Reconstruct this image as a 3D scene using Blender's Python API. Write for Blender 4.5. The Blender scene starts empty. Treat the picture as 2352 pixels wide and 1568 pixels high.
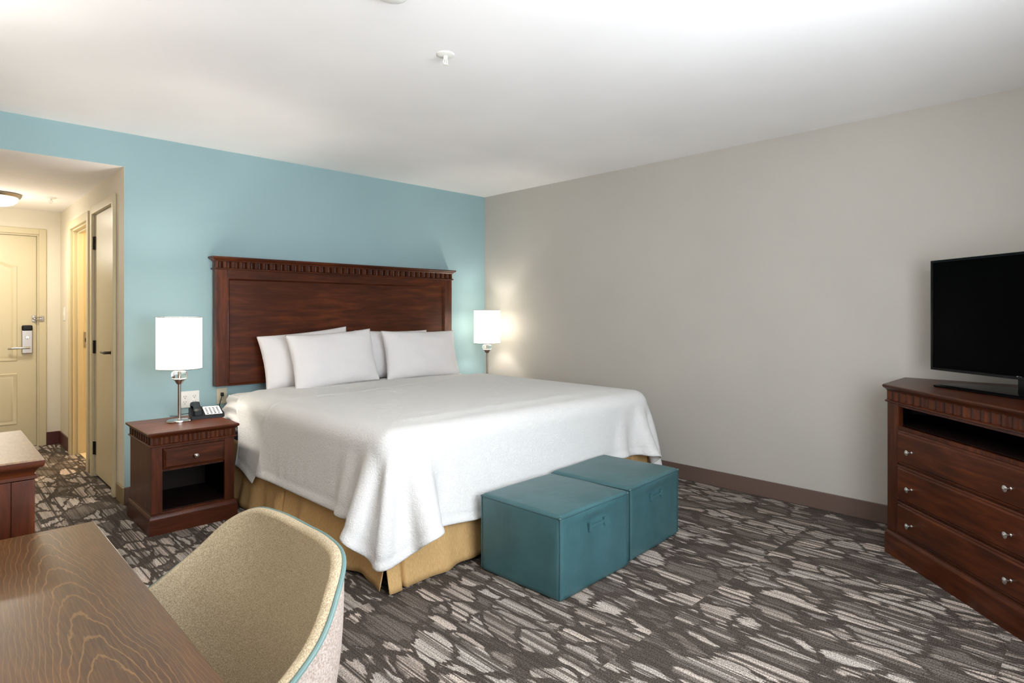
import bpy, bmesh, math, random
import numpy as np
from mathutils import Vector, Matrix, noise

random.seed(7); np.random.seed(7)
SC = bpy.context.scene
COL = SC.collection
PI = math.pi

# ------------------------------------------------------------------ camera
FPX, W, H = 1380.0, 2352, 1568
cam_d = bpy.data.cameras.new('camera'); cam = bpy.data.objects.new('camera', cam_d); COL.objects.link(cam)
cam_d.sensor_width = 36.0; cam_d.sensor_fit = 'HORIZONTAL'
cam_d.lens = 36.0 * FPX / W
cam_d.shift_x = 0.0; cam_d.shift_y = -(784 - 716) / W
cam_d.clip_start = 0.05; cam_d.clip_end = 60
cam.location = (-4.131, -4.622, 1.27)
cam.rotation_euler = (math.radians(90), 0, math.radians(-44.4))
SC.camera = cam

# ------------------------------------------------------------------ exposure, sky, daylight
SC.view_settings.view_transform = 'Standard'
try: SC.view_settings.look = 'None'
except Exception: pass
SC.view_settings.exposure = 0.58
SC.view_settings.gamma = 1.0
SC.view_settings.use_curve_mapping = False
SC.cycles.max_bounces = 12
SC.cycles.diffuse_bounces = 8
SC.cycles.use_denoising = True
SC.cycles.sample_clamp_indirect = 8

world = bpy.data.worlds.new('sky'); SC.world = world; world.use_nodes = True
wn = world.node_tree.nodes; wl = world.node_tree.links
bg = wn['Background']; bg.inputs[0].default_value = (0.75, 0.87, 1.0, 1); bg.inputs[1].default_value = 2.0

def area(name, loc, rot, sx, sy, power, col, spread=180):
    d = bpy.data.lights.new(name, 'AREA'); d.shape = 'RECTANGLE'; d.size = sx; d.size_y = sy
    d.energy = power; d.color = col; d.spread = math.radians(spread)
    o = bpy.data.objects.new(name, d); COL.objects.link(o); o.location = loc; o.rotation_euler = rot
    return o
def point(name, loc, power, col, r=0.04):
    d = bpy.data.lights.new(name, 'POINT'); d.energy = power; d.color = col; d.shadow_soft_size = r
    o = bpy.data.objects.new(name, d); COL.objects.link(o); o.location = loc
    return o
WX0, WX1, WZ0, WZ1 = -3.65, -1.85, 0.65, 2.05      # the window behind the camera
area('daylight', ((WX0+WX1)/2, -4.90, (WZ0+WZ1)/2), (math.radians(90), 0, 0), WX1-WX0-.1, WZ1-WZ0-.1, 46, (0.86, 0.93, 1.0))
# light thrown up on the ceiling by the bright ground outside
area('daylight_from_ground', ((WX0+WX1)/2, -4.88, (WZ0+WZ1)/2), (math.radians(90+30), 0, 0), WX1-WX0-.1, 1.0, 14, (0.97, 0.98, 1.0))

# ------------------------------------------------------------------ helpers
def S(r, g, b):
    f = lambda c: (c/255/12.92) if c/255 <= .04045 else ((c/255+.055)/1.055)**2.4
    return (f(r), f(g), f(b), 1)

def tag(o, label=None, cat=None, group=None, kind=None):
    if label: o['label'] = label
    if cat: o['category'] = cat
    if group: o['group'] = group
    if kind: o['kind'] = kind
    return o
def empty(name, loc=(0, 0, 0), rz=0, label=None, cat=None, group=None):
    o = bpy.data.objects.new(name, None); COL.objects.link(o); o.location = loc; o.rotation_euler = (0, 0, rz)
    o.empty_display_size = .05
    return tag(o, label, cat, group)
def copy_tree(o, parent=None):
    c = o.copy(); COL.objects.link(c)
    if parent: c.parent = parent
    for ch in [x for x in bpy.data.objects if x.parent == o]: copy_tree(ch, c)
    return c

class MB:
    """collects shapes; build() links them as one mesh object"""
    def __init__(s): s.v = []; s.f = []; s.m = []
    def add(s, vs, fs, m=0):
        n = len(s.v); s.v += [tuple(v) for v in vs]; s.f += [tuple(i+n for i in f) for f in fs]; s.m += [m]*len(fs)
    def addbm(s, bm, m=0):
        bm.verts.ensure_lookup_table(); bm.verts.index_update()
        s.add([v.co[:] for v in bm.verts], [[v.index for v in f.verts] for f in bm.faces], m); bm.free()
    def box(s, x0, x1, y0, y1, z0, z1, bev=0, m=0, seg=2, mat=None):
        bm = bmesh.new(); bmesh.ops.create_cube(bm, size=1)
        for v in bm.verts: v.co = Vector(((x0+x1)/2+v.co.x*(x1-x0), (y0+y1)/2+v.co.y*(y1-y0), (z0+z1)/2+v.co.z*(z1-z0)))
        if bev: bmesh.ops.bevel(bm, geom=bm.edges[:], offset=bev, segments=seg, affect='EDGES', profile=.5)
        if mat is not None: bmesh.ops.transform(bm, matrix=mat, verts=bm.verts)
        s.addbm(bm, m)
    def loft(s, rings, cap0=True, cap1=True, closed=True, m=0):
        n = len(rings[0]); vs = [p for r in rings for p in r]; fs = []
        for i in range(len(rings)-1):
            for j in range(n if closed else n-1):
                k = (j+1) % n
                fs.append((i*n+j, i*n+k, (i+1)*n+k, (i+1)*n+j))
        if cap0: fs.append(tuple(reversed(range(n))))
        if cap1: fs.append(tuple(range((len(rings)-1)*n, len(rings)*n)))
        s.add(vs, fs, m)
    def lathe(s, prof, seg=32, c=(0, 0, 0), axis='z', m=0, cap=True, sx=1, sy=1):
        rings = []
        for r, z in prof:
            ring = []
            for i in range(seg):
                a = 2*PI*i/seg; p = (r*math.cos(a)*sx, r*math.sin(a)*sy, z)
                if axis == 'y': p = (p[0], -p[2], p[1])      # grows towards -y
                if axis == 'x': p = (p[2], p[0], p[1])
                ring.append((p[0]+c[0], p[1]+c[1], p[2]+c[2]))
            rings.append(ring)
        s.loft(rings, cap, cap, True, m)
    def tube(s, pts, r, seg=10, m=0, closed=False, cap=True):
        pts = [Vector(p) for p in pts]; n = len(pts); rings = []; prev = None
        rr = r if isinstance(r, (list, tuple)) else [r]*n
        for i, p in enumerate(pts):
            if closed: t = pts[(i+1) % n]-pts[i-1]
            else: t = pts[min(i+1, n-1)]-pts[max(i-1, 0)]
            t.normalize()
            if prev is None:
                up = Vector((0, 0, 1)) if abs(t.z) < .9 else Vector((1, 0, 0)); a = t.cross(up).normalized()
            else: a = (prev - t*prev.dot(t)).normalized()
            prev = a; b = t.cross(a)
            rings.append([p+(a*math.cos(2*PI*k/seg)+b*math.sin(2*PI*k/seg))*rr[i] for k in range(seg)])
        if closed: rings.append(rings[0])
        s.loft(rings, cap and not closed, cap and not closed, True, m)
    def build(s, name, mats, parent=None, smooth=True, angle=35, loc=None):
        me = bpy.data.meshes.new(name); me.from_pydata(s.v, [], s.f)
        if not isinstance(mats, (list, tuple)): mats = [mats]
        for x in mats: me.materials.append(x)
        me.polygons.foreach_set('material_index', s.m)
        bm = bmesh.new(); bm.from_mesh(me); bmesh.ops.recalc_face_normals(bm, faces=bm.faces); bm.to_mesh(me); bm.free()
        if smooth:
            me.polygons.foreach_set('use_smooth', [True]*len(me.polygons)); me.set_sharp_from_angle(angle=math.radians(angle))
        me.update()
        o = bpy.data.objects.new(name, me); COL.objects.link(o)
        if smooth and angle < 90:
            wn_ = o.modifiers.new('normals', 'WEIGHTED_NORMAL'); wn_.keep_sharp = True; wn_.weight = 80
        if parent: o.parent = parent
        if loc: o.location = loc
        return o

def offset_poly(P, d):
    """mitred outward offset of a counter-clockwise polygon"""
    n = len(P); out = []
    for i in range(n):
        p0, p1, p2 = Vector(P[i-1]), Vector(P[i]), Vector(P[(i+1) % n])
        a = (p1-p0); b = (p2-p1)
        if a.length < 1e-7 or b.length < 1e-7: out.append(tuple(p1)); continue
        a.normalize(); b.normalize()
        na = Vector((a.y, -a.x)); nb = Vector((b.y, -b.x))
        m = (na+nb); k = m.length_squared
        m = m*(2/k) if k > 1e-6 else na
        out.append(tuple(p1+m*d))
    return out
def prism(mb, P, prof, m=0):
    """prof: (outward offset, z) rings from bottom to top"""
    mb.loft([[(x, y, z) for x, y in offset_poly(P, o)] for o, z in prof], True, True, True, m)
def scallop(P, flutes, depth, flat=.35, res=8):
    """plan polygon whose sides carry rows of concave flutes; flutes[i] = number on side i (0: plain)"""
    out = []
    for i, n in enumerate(flutes):
        a = Vector(P[i]); b = Vector(P[(i+1) % len(P)]); d = b-a; L = d.length; d.normalize(); nrm = Vector((d.y, -d.x))
        out.append(tuple(a))
        if not n: continue
        mg = .006; p = (L-2*mg)/n
        for k in range(n):
            s0 = mg+k*p+p*flat/2; s1 = mg+(k+1)*p-p*flat/2
            for q in range(res+1):
                t = q/res; out.append(tuple(a+d*(s0+(s1-s0)*t)-nrm*depth*(math.sin(PI*t)**.6 if 0 < t < 1 else 0)))
    return out
def rect(x0, x1, y0, y1): return [(x0, y0), (x1, y0), (x1, y1), (x0, y1)]

def catmull(pts, n=8, closed=False):
    P = [Vector(p) for p in pts]; out = []; N = len(P)
    for i in range(N if closed else N-1):
        if closed: p0, p1, p2, p3 = P[i-1], P[i], P[(i+1) % N], P[(i+2) % N]
        else: p0, p1, p2, p3 = P[max(i-1, 0)], P[i], P[i+1], P[min(i+2, N-1)]
        for k in range(n):
            t = k/n; out.append(.5*((2*p1)+(p2-p0)*t+(2*p0-5*p1+4*p2-p3)*t*t+(3*p1-p0-3*p2+p3)*t**3))
    if not closed: out.append(P[-1])
    return out

# ------------------------------------------------------------------ materials
def mat(name, col, rough=.6, metal=0, spec=.5, coat=0, **kw):
    m = bpy.data.materials.new(name); m.use_nodes = True; b = m.node_tree.nodes['Principled BSDF']
    b.inputs['Base Color'].default_value = col; b.inputs['Roughness'].default_value = rough
    b.inputs['Metallic'].default_value = metal; b.inputs['Specular IOR Level'].default_value = spec
    b.inputs['Coat Weight'].default_value = coat; b.inputs['Coat Roughness'].default_value = .18
    return m
class NT:
    def __init__(s, m): s.m = m; s.t = m.node_tree; s.b = s.t.nodes['Principled BSDF']
    def n(s, ty, **p):
        x = s.t.nodes.new(ty)
        for k, v in p.items():
            if hasattr(x, k): setattr(x, k, v)
        return x
    def l(s, a, b): s.t.links.new(a, b)
    def coord(s, scale=(1, 1, 1), rot=(0, 0, 0), loc=(0, 0, 0)):
        c = s.n('ShaderNodeTexCoord'); mp = s.n('ShaderNodeMapping'); s.l(c.outputs['Object'], mp.inputs[0])
        mp.inputs['Scale'].default_value = scale; mp.inputs['Rotation'].default_value = rot; mp.inputs['Location'].default_value = loc
        return mp.outputs[0]
    def noise(s, vec, scale=5, detail=4, rough=.5, dist=0):
        x = s.n('ShaderNodeTexNoise'); s.l(vec, x.inputs['Vector']); x.inputs['Scale'].default_value = scale
        x.inputs['Detail'].default_value = detail; x.inputs['Roughness'].default_value = rough; x.inputs['Distortion'].default_value = dist
        return x
    def ramp(s, fac, stops, interp='LINEAR'):
        r = s.n('ShaderNodeValToRGB'); s.l(fac, r.inputs[0]); e = r.color_ramp.elements; r.color_ramp.interpolation = interp
        while len(e) > 1: e.remove(e[-1])
        e[0].position = stops[0][0]; e[0].color = stops[0][1]
        for p, c in stops[1:]:
            k = e.new(p); k.color = c
        return r.outputs[0]
    def math(s, op, a, b=None, c=None, clamp=False):
        x = s.n('ShaderNodeMath'); x.operation = op; x.use_clamp = clamp
        for i, v in enumerate((a, b, c)):
            if v is None: continue
            if isinstance(v, (int, float)): x.inputs[i].default_value = v
            else: s.l(v, x.inputs[i])
        return x.outputs[0]
    def mix(s, fac, a, b, blend='MIX'):
        x = s.n('ShaderNodeMix'); x.data_type = 'RGBA'; x.blend_type = blend
        for i, v in ((0, fac), (6, a), (7, b)):
            if isinstance(v, (int, float)): x.inputs[i].default_value = v
            elif isinstance(v, tuple): x.inputs[i].default_value = v
            else: s.l(v, x.inputs[i])
        return x.outputs[2]
    def bump(s, h, strength=.3, dist=.002, prev=None):
        x = s.n('ShaderNodeBump'); x.inputs['Strength'].default_value = strength; x.inputs['Distance'].default_value = dist
        s.l(h, x.inputs['Height']); s.l(x.outputs[0], s.b.inputs['Normal'])
        if prev: s.l(prev, x.inputs['Normal'])
        return x.outputs[0]
    def base(s, c): s.l(c, s.b.inputs['Base Color'])
G = lambda v: (v, v, v, 1)

def paint(name, col, rough=.75, bump=.15, sc=160, spec=.25, vinyl=False):
    m = mat(name, col, rough, spec=spec); t = NT(m)
    v = t.coord((1, 1, 3) if vinyl else (1, 1, 1)); n = t.noise(v, sc, 3)
    n2 = t.noise(t.coord(), 1.3, 2)
    c2 = tuple(x*.95 for x in col[:3])+(1,)
    t.base(t.mix(t.ramp(n2.outputs[0], [(.35, G(0)), (.65, G(1))]), col, c2))
    t.bump(n.outputs[0], bump, .0015)
    return m
M = {}
M['ceiling'] = paint('ceiling_paint', S(250, 248, 247), .85, .06)
M['blue'] = paint('blue_wall_paint', S(150, 178, 183), .7, .12, vinyl=True)
M['grey'] = paint('grey_vinyl_wallcovering', S(188, 184, 176), .6, .12, vinyl=True)
M['beige'] = paint('hall_beige_paint', S(228, 221, 204), .65, .08)
M['door'] = paint('cream_door_paint', S(208, 196, 162), .4, .03, spec=.45)
M['base'] = mat('brown_vinyl_baseboard', S(104, 84, 76), .45)
M['base_hall'] = mat('maroon_baseboard', S(78, 34, 30), .4)
M['base_reflection'] = mat('tan_reflection_baseboard', S(140, 122, 88), .45)  # tan is the hall light reflected on the baseboard, put into its colour
M['tile'] = paint('bathroom_tile', S(226, 206, 170), .3, .02)
M['white'] = mat('white_plastic', S(236, 234, 228), .35)
M['almond'] = mat('almond_plastic', S(205, 192, 165), .4)
M['slot'] = mat('dark_slot', S(30, 28, 26), .6)
M['black'] = mat('black_plastic', S(14, 14, 15), .4, spec=.3)
M['gloss_black'] = mat('gloss_black_plastic', S(5, 5, 6), .2, spec=.25)
M['screen'] = mat('tv_screen_glass', S(1, 1, 1), .35, spec=.03)
M['keypad'] = mat('keypad_white', S(225, 225, 222), .4)
M['chrome'] = mat('polished_nickel', S(215, 212, 208), .16, 1)
M['nickel'] = mat('brushed_nickel', S(165, 158, 150), .32, 1)
M['bronze'] = mat('dark_bronze', S(70, 62, 54), .38, 1)

def cherry(name, axis='x', dark=1.0):
    m = mat(name, S(80, 38, 24), .36, spec=.24, coat=.08); t = NT(m)
    sc = {'x': (1, 9, 9), 'y': (9, 1, 9), 'z': (9, 9, 1)}[axis]
    n = t.noise(t.coord(sc), 3.5, 8, .6, .6); n2 = t.noise(t.coord(), 2.2, 3, .5, .8)
    k = dark
    c = t.ramp(n.outputs[0], [(.3, S(50*k, 21*k, 8*k)), (.5, S(76*k, 34*k, 14*k)), (.72, S(104*k, 52*k, 22*k))])
    c2 = t.mix(t.ramp(n2.outputs[0], [(.35, G(.0)), (.7, G(.55))]), c, S(50*k, 19*k, 6*k))
    t.base(c2); t.bump(n.outputs[0], .04, .001)
    return m
M['wood_x'] = cherry('cherry_wood_across'); M['wood_z'] = cherry('cherry_wood_upright', 'z'); M['wood_y'] = cherry('cherry_wood_deep', 'y')

def oak():
    """desk top: cathedral grain running along the desk (object y)"""
    m = mat('oak_desk_veneer', S(140, 92, 50), .30, spec=.5, coat=.30); t = NT(m)
    c = t.n('ShaderNodeTexCoord'); sep = t.n('ShaderNodeSeparateXYZ')
    wob = t.noise(t.coord((2.2, 1.0, 1)), 4, 3, .5)
    t.l(c.outputs['Object'], sep.inputs[0])
    x = t.math('ADD', sep.outputs[0], t.math('MULTIPLY', t.math('SUBTRACT', wob.outputs[0], .5), .03))
    y = sep.outputs[1]
    xc = t.math('ADD', x, -.262)                       # centre of the arches
    ax = t.math('ABSOLUTE', xc)
    # arches: nested narrow parabolas, running into straight grain at the sides
    x2 = t.math('MULTIPLY', t.math('MULTIPLY', xc, xc), 140.0)
    den = t.math('ADD', t.math('MULTIPLY', ax, 6.0), 1.0)
    wob2 = t.noise(t.coord((9, 2.4, 1)), 3, 4, .6)
    v = t.math('ADD', t.math('ADD', y, t.math('DIVIDE', x2, den)), t.math('MULTIPLY', wob2.outputs[0], .16))
    s = t.math('SINE', t.math('MULTIPLY', v, 70.0))
    far = t.ramp(ax, [(.05, G(1)), (.12, G(.4))])
    line = t.math('MULTIPLY', t.ramp(s, [(.82, G(0)), (.99, G(1))]), far)
    pore = t.noise(t.coord((110, 5, 1)), 3, 3, .6)
    pline = t.ramp(pore.outputs[0], [(.45, G(0)), (.62, G(1))])
    tone = t.noise(t.coord((2.5, .7, 1)), 2, 3)
    b0 = t.ramp(tone.outputs[0], [(.35, S(64, 37, 12)), (.6, S(88, 54, 18)), (.75, S(90, 45, 20))])
    b1 = t.mix(t.math('MULTIPLY', pline, .22), b0, S(126, 88, 42))
    b2 = t.mix(t.math('MULTIPLY', line, .34), b1, S(158, 120, 70))
    t.base(b2); t.bump(t.math('ADD', pline, line), .08, .0006)
    return m
M['niche_shade'] = mat('painted_niche_shade', S(26, 13, 8), .55, spec=.2)  # near-black colour standing in for the shade inside open shelves
M['oak'] = oak()
def satin_wood():
    m = mat('satin_brown_cabinet_top', S(140, 104, 66), .38, spec=.5); t = NT(m)
    n = t.noise(t.coord((30, 8, 1)), 6, 5, .7)
    t.base(t.ramp(n.outputs[0], [(.35, S(98, 68, 32)), (.65, S(128, 94, 50))])); return m
M['cab_top'] = satin_wood()

def carpet():
    m = mat('patterned_carpet', S(90, 80, 72), .95, spec=.1); t = NT(m)
    def vm(op, a, b):
        x = t.n('ShaderNodeVectorMath'); x.operation = op
        for i, v in enumerate((a, b)):
            if isinstance(v, tuple): x.inputs[i].default_value = v
            else: t.l(v, x.inputs[i])
        return x.outputs[0]
    co = t.coord()
    # yarn rows run along y: every row starts and stops its colours a little earlier or later
    row = t.noise(t.coord((70, .25, 1)), 1.0, 1, .5)
    row2 = t.noise(t.coord((24, .9, 1), loc=(5, 2, 0)), 1.0, 2, .5)
    sh = t.math('ADD', t.math('MULTIPLY', t.math('SUBTRACT', row.outputs[0], .5), .12), t.math('MULTIPLY', t.math('SUBTRACT', row2.outputs[0], .5), .08))
    cx_ = t.n('ShaderNodeCombineXYZ'); t.l(sh, cx_.inputs[1])
    w = t.noise(co, 3.2, 3, .6)
    wv = vm('MULTIPLY', vm('SUBTRACT', w.outputs['Color'], (.5, .5, .5)), (.16, .22, 0))
    # half-metre carpet tiles, each with its own piece of the pattern
    cell_ = vm('FLOOR', vm('MULTIPLY', vm('ADD', co, (.13, .31, .5)), (2.0, 1.0, 0)), (0, 0, 0))
    wh = t.n('ShaderNodeTexWhiteNoise'); t.l(cell_, wh.inputs['Vector'])
    toff = vm('MULTIPLY', wh.outputs['Color'], (9.0, 9.0, 0))
    wa = vm('ADD', vm('ADD', vm('ADD', co, toff), wv), cx_.outputs[0])
    mp = t.n('ShaderNodeMapping'); t.l(wa, mp.inputs[0]); mp.inputs['Scale'].default_value = (1.0, .5, 1); mp.inputs['Rotation'].default_value = (0, 0, .22)
    def voro(scale, feat):
        x = t.n('ShaderNodeTexVoronoi'); x.feature = feat; t.l(mp.outputs[0], x.inputs['Vector']); x.inputs['Scale'].default_value = scale; x.inputs['Randomness'].default_value = 1
        return x
    e1 = voro(9.6, 'DISTANCE_TO_EDGE'); c1 = voro(9.6, 'F1')
    wid = t.noise(co, 2.0, 2); thr = t.math('MULTIPLY', wid.outputs[0], .13)
    inside = t.ramp(t.math('SUBTRACT', e1.outputs['Distance'], thr), [(.0, G(0)), (.03, G(1))])
    cell = t.n('ShaderNodeSeparateColor'); t.l(c1.outputs['Color'], cell.inputs[0])
    st = t.noise(t.coord((40, .55, 1)), 1.0, 2, .5); st2 = t.noise(t.coord((105, 1.2, 1), loc=(3, 1, 0)), 1.0, 1, .5)
    ln = t.ramp(t.noise(t.coord((48, .12, 1), loc=(9, 4, 0)), 1.0, 1, .5).outputs[0], [(.57, G(1)), (.60, G(.12))])
    stripe = t.ramp(st.outputs[0], [(.43, G(0)), (.47, G(1))])
    stripe2 = t.ramp(st2.outputs[0], [(.45, G(0)), (.52, G(1))])
    lit = t.ramp(cell.outputs[0], [(.22, G(.15)), (.27, G(.6)), (.42, G(.6)), (.46, G(1))])
    bright = t.math('MULTIPLY', t.math('MULTIPLY', t.math('MULTIPLY', inside, lit), ln), t.math('ADD', t.math('MULTIPLY', stripe, .68), t.math('MULTIPLY', stripe2, .36)))
    darkc = t.mix(t.math('MULTIPLY', stripe2, .45), S(74, 66, 60), S(112, 103, 95))
    darkc = t.mix(t.math('MULTIPLY', t.math('SUBTRACT', 1.0, inside), .55), darkc, S(66, 58, 52))
    lc = t.mix(cell.outputs[1], S(190, 175, 163), S(172, 165, 157))
    lc = t.mix(t.ramp(cell.outputs[2], [(.6, G(0)), (.7, G(.4))]), lc, S(136, 126, 118))
    base = t.mix(bright, darkc, lc)
    pile = t.noise(t.coord(), 210, 2, .75)
    sp = t.ramp(pile.outputs[0], [(.32, G(.25)), (.5, G(1.0)), (.68, G(2.0))])
    t.base(t.mix(1.0, base, sp, 'MULTIPLY'))
    t.bump(pile.outputs[0], .5, .003)
    return m
M['carpet'] = carpet()

def fabric(name, c1, c2, sc=260, rough=.9, bump=.3, sheen=.0, detail=2):
    m = mat(name, c1, rough, spec=.2); t = NT(m); n = t.noise(t.coord(), sc, detail, .6)
    t.base(t.ramp(n.outputs[0], [(.35, c1), (.65, c2)])); t.bump(n.outputs[0], bump, .002)
    m.node_tree.nodes['Principled BSDF'].inputs['Sheen Weight'].default_value = sheen
    return m
M['tweed'] = fabric('tan_tweed', S(142, 127, 103), S(190, 176, 150), 480, .95, .35)
M['tweed_back'] = fabric('pale_pink_tweed', S(140, 124, 112), S(172, 160, 152), 260, .95, .3)
M['piping'] = mat('teal_piping', S(92, 118, 115), .6)
M['pillow'] = fabric('white_cotton', S(222, 219, 219), S(226, 223, 223), 500, .9, .05)
t_ = NT(M['pillow']); n_ = t_.noise(t_.coord((1, 1, .7)), 7, 3, .5, 1.2); t_.bump(n_.outputs[0], .30, .018)
M['sheet'] = fabric('white_sheet', S(228, 224, 222), S(232, 228, 227), 500, .9, .05)
def matelasse():
    m = mat('white_matelasse', S(224, 223, 221), .85, spec=.2); t = NT(m)
    a = t.noise(t.coord(), 38, 3, .55, 1.6); b = t.noise(t.coord(), 150, 2)
    h = t.math('ADD', t.math('MULTIPLY', t.ramp(a.outputs[0], [(.40, G(0)), (.5, G(1)), (.6, G(0))]), 1.0), t.math('MULTIPLY', b.outputs[0], .35))
    t.bump(h, .42, .004); return m
M['cover'] = matelasse()
def skirtm():
    m = mat('khaki_bed_skirt', S(196, 158, 104), .9, spec=.15); t = NT(m)
    n = t.noise(t.coord((120, 120, 3)), 3, 3, .6); n2 = t.noise(t.coord(), 3, 2)
    c = t.ramp(n.outputs[0], [(.35, S(186, 150, 100)), (.65, S(204, 168, 116))])
    t.base(c); t.bump(n.outputs[0], .2, .002); return m
M['skirt'] = skirtm()
M['boxspring'] = fabric('navy_box_spring', S(40, 40, 52), S(72, 70, 82), 120)
def leather():
    m = mat('teal_leatherette', S(62, 98, 102), .42, spec=.45, coat=.08); t = NT(m)
    n = t.noise(t.coord(), 5, 4, .6); n2 = t.noise(t.coord(), 420, 2)
    t.base(t.ramp(n.outputs[0], [(.3, S(52, 88, 92)), (.7, S(64, 102, 107))])); n3 = t.noise(t.coord((1, 1, .6)), 11, 3, .55, .8)
    p_ = t.bump(n3.outputs[0], .22, .012); t.bump(n2.outputs[0], .12, .001, p_)
    return m
M['leather'] = leather()
M['leather_seam'] = mat('teal_seam', S(52, 84, 88), .5)

def glass(name, col=(1, 1, 1, 1), rough=.02):
    m = mat(name, col, rough); b = m.node_tree.nodes['Principled BSDF']; b.inputs['Transmission Weight'].default_value = 1; b.inputs['IOR'].default_value = 1.46
    return m
M['glass'] = glass('clear_glass')
def shade(name, em, col=(1, .97, .91, 1)):
    m = bpy.data.materials.new(name); m.use_nodes = True; t = m.node_tree; t.nodes.remove(t.nodes['Principled BSDF'])
    out = t.nodes['Material Output']; e = t.nodes.new('ShaderNodeEmission'); tr = t.nodes.new('ShaderNodeBsdfTranslucent'); df = t.nodes.new('ShaderNodeBsdfDiffuse')
    mx = t.nodes.new('ShaderNodeMixShader'); ad = t.nodes.new('ShaderNodeAddShader')
    e.inputs[0].default_value = col; e.inputs[1].default_value = em
    tr.inputs[0].default_value = (.95, .92, .86, 1); df.inputs[0].default_value = (.9, .88, .84, 1); mx.inputs[0].default_value = .35
    t.links.new(df.outputs[0], mx.inputs[1]); t.links.new(tr.outputs[0], mx.inputs[2])
    t.links.new(mx.outputs[0], ad.inputs[0]); t.links.new(e.outputs[0], ad.inputs[1]); t.links.new(ad.outputs[0], out.inputs[0])
    return m
M['shade'] = shade('lit_linen_shade', 1.0)
M['dome'] = shade('lit_frosted_glass', 2.2, (1, .95, .84, 1))

# ================================================================== SETTING
XH = -3.186          # end of the blue wall, start of the hall
XL = -4.60           # left wall
CZ, HZ = 2.45, 2.228 # ceilings
YF = 2.588           # far hall wall
YW = -4.95           # window wall
def struct(name, mb, mats, parent=None, **k):
    o = mb.build(name, mats, parent, smooth=False, **k)
    if parent is None: o['kind'] = 'structure'
    return o
f = MB(); f.box(XL-.1, .1, YW-.1, YF+.2, -.08, 0); struct('floor', f, M['carpet'])
f = MB(); f.box(XL-.1, .1, YW-.1, .1, CZ, CZ+.08); struct('ceiling', f, M['ceiling'])
f = MB(); f.box(XL-.1, XH+.11, .1, YF+.1, HZ, HZ+.08); struct('ceiling_hall', f, M['ceiling'])
# blue wall with its header over the hall; end face and soffit carry the hall's colours
w = MB(); w.box(XH, 0.1, 0, .1, 0, CZ); w.box(XL-.1, XH, 0, .1, HZ, CZ)
o = struct('wall_back', w, [M['blue'], M['beige'], M['ceiling']])
for p in o.data.polygons:
    if p.center.x < XH+.001 and abs(p.normal.x) > .9 and p.center.z < HZ: p.material_index = 1
    if p.normal.z < -.9 and p.center.z > 1: p.material_index = 2
w = MB(); w.box(0, .1, YW-.1, 0, 0, CZ); struct('wall_right', w, M['grey'])
w = MB(); w.box(XL-.1, XL, YW-.1, YF+.1, 0, CZ); struct('wall_left', w, M['grey'])
w = MB()
w.box(XL, WX0, YW-.1, YW, 0, CZ); w.box(WX1, 0, YW-.1, YW, 0, CZ)
w.box(WX0, WX1, YW-.1, YW, 0, WZ0); w.box(WX0, WX1, YW-.1, YW, WZ1, CZ)
struct('wall_front', w, M['grey'])
# window behind the camera
f = MB(); t_ = .05
f.box(WX0, WX1, YW-.09, YW-.03, WZ0, WZ0+t_); f.box(WX0, WX1, YW-.09, YW-.03, WZ1-t_, WZ1)
for x in (WX0, (WX0+WX1-t_)/2, WX1-t_): f.box(x, x+t_, YW-.09, YW-.03, WZ0+t_, WZ1-t_)
win = struct('window_1', f, M['white'])
g = MB(); g.box(WX0+t_, (WX0+WX1-t_)/2, YW-.065, YW-.06, WZ0+t_, WZ1-t_); g.build('pane', M['glass'], win)
g = MB(); g.box((WX0+WX1+t_)/2, WX1-t_, YW-.065, YW-.06, WZ0+t_, WZ1-t_); g.build('pane', M['glass'], win)

# hall right wall, with the closet and bathroom openings
CY0, CY1 = .275, .955     # closet opening
BY0, BY1 = 1.17, 1.93     # bathroom opening
DZ = 2.02
w = MB(); xt = XH+.12
w.box(XH, xt, .1, CY0, 0, HZ); w.box(XH, xt, CY1, BY0, 0, HZ); w.box(XH, xt, BY1, YF, 0, HZ)
w.box(XH, xt, CY0, CY1, DZ, HZ); w.box(XH, xt, BY0, BY1, DZ-.02, HZ)
struct('wall_hall_right', w, M['beige'])
DX0, DX1 = -4.27, -3.35
w = MB(); w.box(XL, DX0, YF, YF+.1, 0, HZ); w.box(DX1, XH+.12, YF, YF+.1, 0, HZ); w.box(DX0, DX1, YF, YF+.1, 2.0, HZ)
struct('wall_hall_far', w, M['beige'])
# bathroom beyond the opening
w = MB(); w.box(xt, -1.6, BY1+.55, BY1+.6, 0, HZ); w.box(-1.65, -1.6, .9, BY1+.55, 0, HZ); w.box(xt, -1.65, .9, .95, 0, HZ)
struct('wall_bathroom', w, M['beige'])
w = MB(); w.box(xt, -1.6, .9, BY1+.6, HZ, HZ+.05); struct('ceiling_bathroom', w, M['ceiling'])
w = MB(); w.box(XH+.05, -1.65, .95, BY1+.55, 0, .008)
struct('floor_bathroom', w, M['tile'])

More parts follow.
